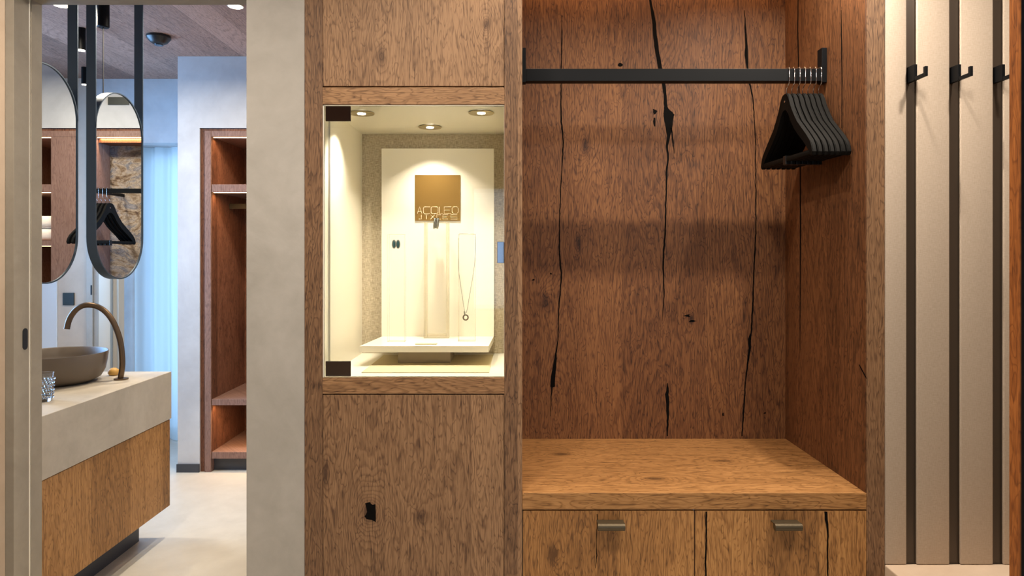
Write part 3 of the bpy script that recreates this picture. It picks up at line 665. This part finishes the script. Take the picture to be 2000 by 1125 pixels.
# mirrors
XM = -1.86; MT = .043; zc_ = PZ(183, 3.247); zb_ = PZ(545, 3.247)
def mirror(label, ya, yb):
    cy = (ya + yb) / 2; hw = (yb - ya) / 2; th = .005
    m_ = thing('hanging_mirror', label, 'mirror', (XM, cy, zb_), 'pill shaped hanging mirrors')
    zc0, zc1_ = zb_ + hw, zc_ - hw
    def stad(r, n=28):
        up = [(cy + r * math.cos(a), zc1_ + r * math.sin(a)) for a in [math.pi * k / n for k in range(n + 1)]]
        dn = [(cy + r * math.cos(a), zc0 + r * math.sin(a)) for a in [math.pi + math.pi * k / n for k in range(n + 1)]]
        return up + dn
    o_, i_ = stad(hw), stad(hw - th)
    mb = MB(); n = len(o_)
    V = [[mb.b.verts.new((x, a, b_)) for a, b_ in l] for x, l in ((XM, o_), (XM - MT, o_), (XM - MT, i_), (XM, i_))]
    for q in range(4):
        A, Bq = V[q], V[(q + 1) % 4]
        for k in range(n): mb.b.faces.new((A[k], A[(k + 1) % n], Bq[(k + 1) % n], Bq[k]))
    obj('frame', mb, 'mirrorframe', m_, smooth=True)
    obj('mirror_glass', MB().prism(stad(hw - th - .0002), XM - .010, XM - .004, 'X'), 'mirror', m_)
    obj('back_plate', MB().prism(stad(hw - th - .0002), XM - .020, XM - .0102, 'X'), 'mirrorframe', m_)
    for y0, y1 in ((ya, ya + th), (yb - th, yb)):
        obj('hanging_strap', B(XM - MT, XM, y0, y1, zc1_, CEIL), 'mirrorframe', m_)
mirror('pill shaped mirror above the basin, the fully visible farther one', 3.05, 3.443)
mirror('pill shaped mirror partly hidden by the door jamb, nearer one', 2.535, 2.927)

# ceiling fittings
def spot(label, px, Y, r, zbot, lamp=True, cable=None):
    X = PX(px, Y); t_ = thing('ceiling_spotlight', label, 'ceiling light', (X, Y, zbot))
    obj('body', MB().lathe([(r - .004, 0), (r, .002), (r, CEIL - zbot - .0005)], (X, Y, zbot), 32), 'black', t_, smooth=True)
    if lamp: obj('lamp_lens', MB().cone((X, Y, zbot - .001), r * .85, r * .85, .004, n=24), 'lamp', t_)
    return t_
spot('short black cylinder spotlight between the two mirror straps, nearer one', 158.5, 3.96, .024, PZ(98, 3.96))
spot('small black cylinder spotlight farther back near the blue wall', 164.5, 4.79, .018, PZ(165, 4.79))
X, Y = PX(201.5, 3.5), 3.5; zb2 = PZ(54, 3.5)
pd = thing('pendant_lamp', 'black pendant with a wide cylinder canopy hanging behind the mirror', 'pendant light', (X, Y, CEIL))
obj('canopy', MB().lathe([(.024, 0), (.029, .004), (.029, CEIL - zb2 - .0005)], (X, Y, zb2), 32), 'black', pd, smooth=True)
obj('cable', MB().tube([(X, Y, 1.98), (X, Y, zb2 + .01)], .0028, 8), 'blackpl', pd)
obj('lamp_shade', MB().lathe([(.026, 0), (.026, .14), (.01, .146), (.002, .147)], (X, Y, 1.84), 28), 'black', pd, smooth=True)
X, Y = PX(310, 4.1), 4.1
sd = thing('smoke_detector', 'black smoke detector on the plank ceiling', 'smoke detector', (X, Y, CEIL))
obj('housing', MB().lathe([(.028, -.052), (.048, -.040), (.062, -.022), (.068, -.014), (.068, -.001)], (X, Y, CEIL), 36), 'blackpl', sd, smooth=True)
obj('sensor_cap', MB().lathe([(.004, -.060), (.024, -.058), (.026, -.0525)], (X, Y, CEIL), 28), 'lens', sd, smooth=True)
for px, Y, lb in ((460, 3.607, 'round recessed ceiling downlight, lit, nearest the grey wall'), (120, 3.59, 'round recessed ceiling downlight left of the mirror straps')):
    X = PX(px, Y)
    t_ = thing('recessed_downlight', lb, 'ceiling light', (X, Y, CEIL), 'recessed bathroom downlights')
    obj('trim_ring', MB().lathe([(.030, -.003), (.040, -.003), (.042, -.0005), (.030, -.0004)], (X, Y, CEIL), 32), 'cream', t_, smooth=True)
    obj('lamp_lens', MB().cone((X, Y, CEIL - .002), .036, .036, .003, n=28), 'lamp', t_)

# curtains
def curtain(name, xa, xb, Y, z0, z1, amp, per, mat, seed):
    mb = MB(); r = random.Random(seed); n = int((xb - xa) / .006); top, bot = [], []
    rows = 14; G = []
    ph = [r.uniform(0, 6) for _ in range(5)]
    for j in range(rows + 1):
        z = z0 + (z1 - z0) * j / rows; row = []
        for i in range(n + 1):
            x = xa + (xb - xa) * i / n
            k = 2 * math.pi * x / per
            y = Y + amp * (math.sin(k + .35 * math.sin(z * 1.7 + ph[0])) + .45 * math.sin(k * .53 + ph[1] + .3 * z) + .2 * math.sin(k * 2.3 + ph[2]))
            row.append(mb.b.verts.new((x, y, z)))
        G.append(row)
    for j in range(rows):
        for i in range(n): mb.b.faces.new((G[j][i], G[j][i + 1], G[j + 1][i + 1], G[j + 1][i]))
    return obj(name, mb, mat, smooth='all')
tag(curtain('sheer_curtain', WX0 + .012, WX1 - .015, 5.28, .012, WZ1 - .008, .022, .15, 'sheer', 2), 'sheer curtain glowing light blue in front of the bathroom window', 'curtain')
tag(curtain('drape', PX(220, 5.02), PX(239, 5.02), 5.03, .012, PZ(281, 5.0), .014, .06, 'drape', 5), 'beige drape gathered left of the blue sheer curtain', 'curtain')
tag(obj('leather_panel', B(PX(192.5, 5.08), PX(216, 5.08), 5.075, 5.1095, 0.0, 2.4, bev=.006), 'leather', smooth=True), 'creased cream leather wall panel between door frame and beige drape', 'wall panel')
sw = obj('wall_switch', B(PX(123, 5.085), PX(145, 5.085), 5.08, 5.0895, PZ(596, 5.085), PZ(572, 5.085), bev=.002), 'switch')
tag(sw, 'square black wall switch plate seen through the arch of the tap', 'switch')

# tall unit at the back
tu = thing('tall_unit', 'tall built in wooden shelving unit with glowing shelf lights', 'shelving unit', (-1.2, 4.8, 0))
Y0, Y1 = 4.527, 5.09; Zt = 2.2815
xs0, xs1 = PX(400, Y0), PX(412, Y0)
obj('shadow_gap', B(XT, xs0, Y0 + .012, Y1, 0, Zt).box(xs0, -.26, Y0 + .012, Y1, PZ(255, Y0), Zt), 'tall', tu)
obj('side_panel', B(xs0, xs1, Y0 - .002, Y1, 0, PZ(255.5, Y0), bev=.001), 'tall_e', tu)
obj('header', B(xs1, -.26, Y0, Y1, PZ(267, Y0), PZ(255.5, Y0), bev=.001), 'tall_e', tu)
obj('back_panel', B(xs1, -.26, Y1, Y1 + .015, 0.06, Zt), 'tall', tu)
obj('upright', B(-1.47, -1.43, Y0 + .001, Y1, .09, PZ(267.2, Y0)), 'tall_e', tu)
obj('upright', B(-.959, -.67, Y0 + .001, Y1, .09, PZ(267.2, Y0)), 'tall_e', tu)
obj('side_panel', B(-.30, -.26, Y0 + .001, Y1, .09, PZ(267.2, Y0)), 'tall_e', tu)
obj('side_lining', B(xs1, xs1 + .003, Y0 + .012, Y1, .09, PZ(267.2, Y0)), 'tall', tu)
def shelf(a, b_, ya, yb):
    s_ = obj('shelf', B(a, b_, Y0 + .001, Y1 - .002, PZ(yb, Y0), PZ(ya, Y0), bev=.001), 'tall_e', tu)
    return s_
L0 = xs1 + .0035
def led(a, b_, z, pw=1.6):
    obj('led_strip', B(a + .004, b_ - .004, Y0 + .022, Y0 + .030, z - .0035, z - .0005), 'led', tu)
    area('shelf_led_lamp', ((a + b_) / 2, Y0 + .034, z - .006), pw, b_ - a - .03, (1.0, .62, .30), ((a + b_) / 2, Y0 + .16, z - 1), spread=150, shape='RECTANGLE', sy=.008)
for (a, b_) in ((360, 375), (780, 791.5), (883, 896)):
    shelf(L0, -1.471, a, b_)
for z in (267, 375, 791.5): led(L0, -1.471, PZ(z, Y0), 1.8)
for (a, b_) in ((360, 375), (470, 480), (640, 650), (883, 896)): shelf(-.669, -.301, a, b_)
for z in (267, 375, 480): led(-.669, -.301, PZ(z, Y0), 1.2)
led(-1.43, -.96, PZ(267, Y0), 1.6)
obj('marble_back', B(-1.429, -.96, 4.70, 4.72, .10, PZ(285, 4.7)), 'marble', tu)
obj('shelf', B(-1.429, -.96, Y0 + .001, 4.72, .06, .10), 'tall_e', tu)
obj('marble_head', B(-1.429, -.96, Y0 + .04, 4.72, PZ(285, 4.7) + .001, PZ(267.5, Y0)), 'tall', tu)
obj('plinth', B(xs1, -.26, Y0 + .05, Y0 + .07, 0, .088), 'plinth', tu)
obj('clothes_rail', B(xs1 + .0035, -1.471, 4.81, 4.83, PZ(408, 4.82), PZ(398, 4.82), bev=.001), 'bronze', tu)
rz_ = PZ(373, 4.35)
fr_ = obj('clothes_rail', B(-1.44, -1.05, 4.33, 4.37, rz_ - .014, rz_ + .014, bev=.001), 'black', tu)
obj('bracket', B(-1.061, -1.05, 4.3705, 4.6995, rz_ - .010, rz_ + .010), 'black', fr_)
obj('bracket', B(-1.44, -1.431, 4.3705, Y0 + .0005, rz_ - .010, rz_ + .010), 'black', fr_)
# hangers on the far rail, seen in the mirror
for i in range(4):
    r = dup(hroot, (-1.085 - .026 * i, 4.35, 2.057 + rz_ + .014 - zr1), math.radians([15, 14, 13, 12][i]), 'black hanger reflected in the mirror, %s' % ['closest to the timber panel', 'second from the timber panel', 'third from the timber panel', 'farthest from the timber panel'][i], 'black hangers in the marble niche')
for i in range(2):
    z = PZ(470, Y0) + .0005 + i * .085
    o = obj('folded_towel', B(-.655, -.36, 4.60, 4.90, z, z + .083, bev=.03, seg=4), 'white', smooth=True)
    tag(o, ['white folded towel reflected in the near mirror, lower of the pair', 'white folded towel reflected in the near mirror, upper of the pair'][i], 'towel', 'folded white towels on the shelf')
tag(obj('air_vent', B(PX(257, Y0) * 0 - 1.19, -1.05, 4.522, 4.5268, PZ(205, Y0), PZ(190, Y0)), 'switch'), 'dark slot air vent high on the wall, reflected in the farther mirror', 'vent')
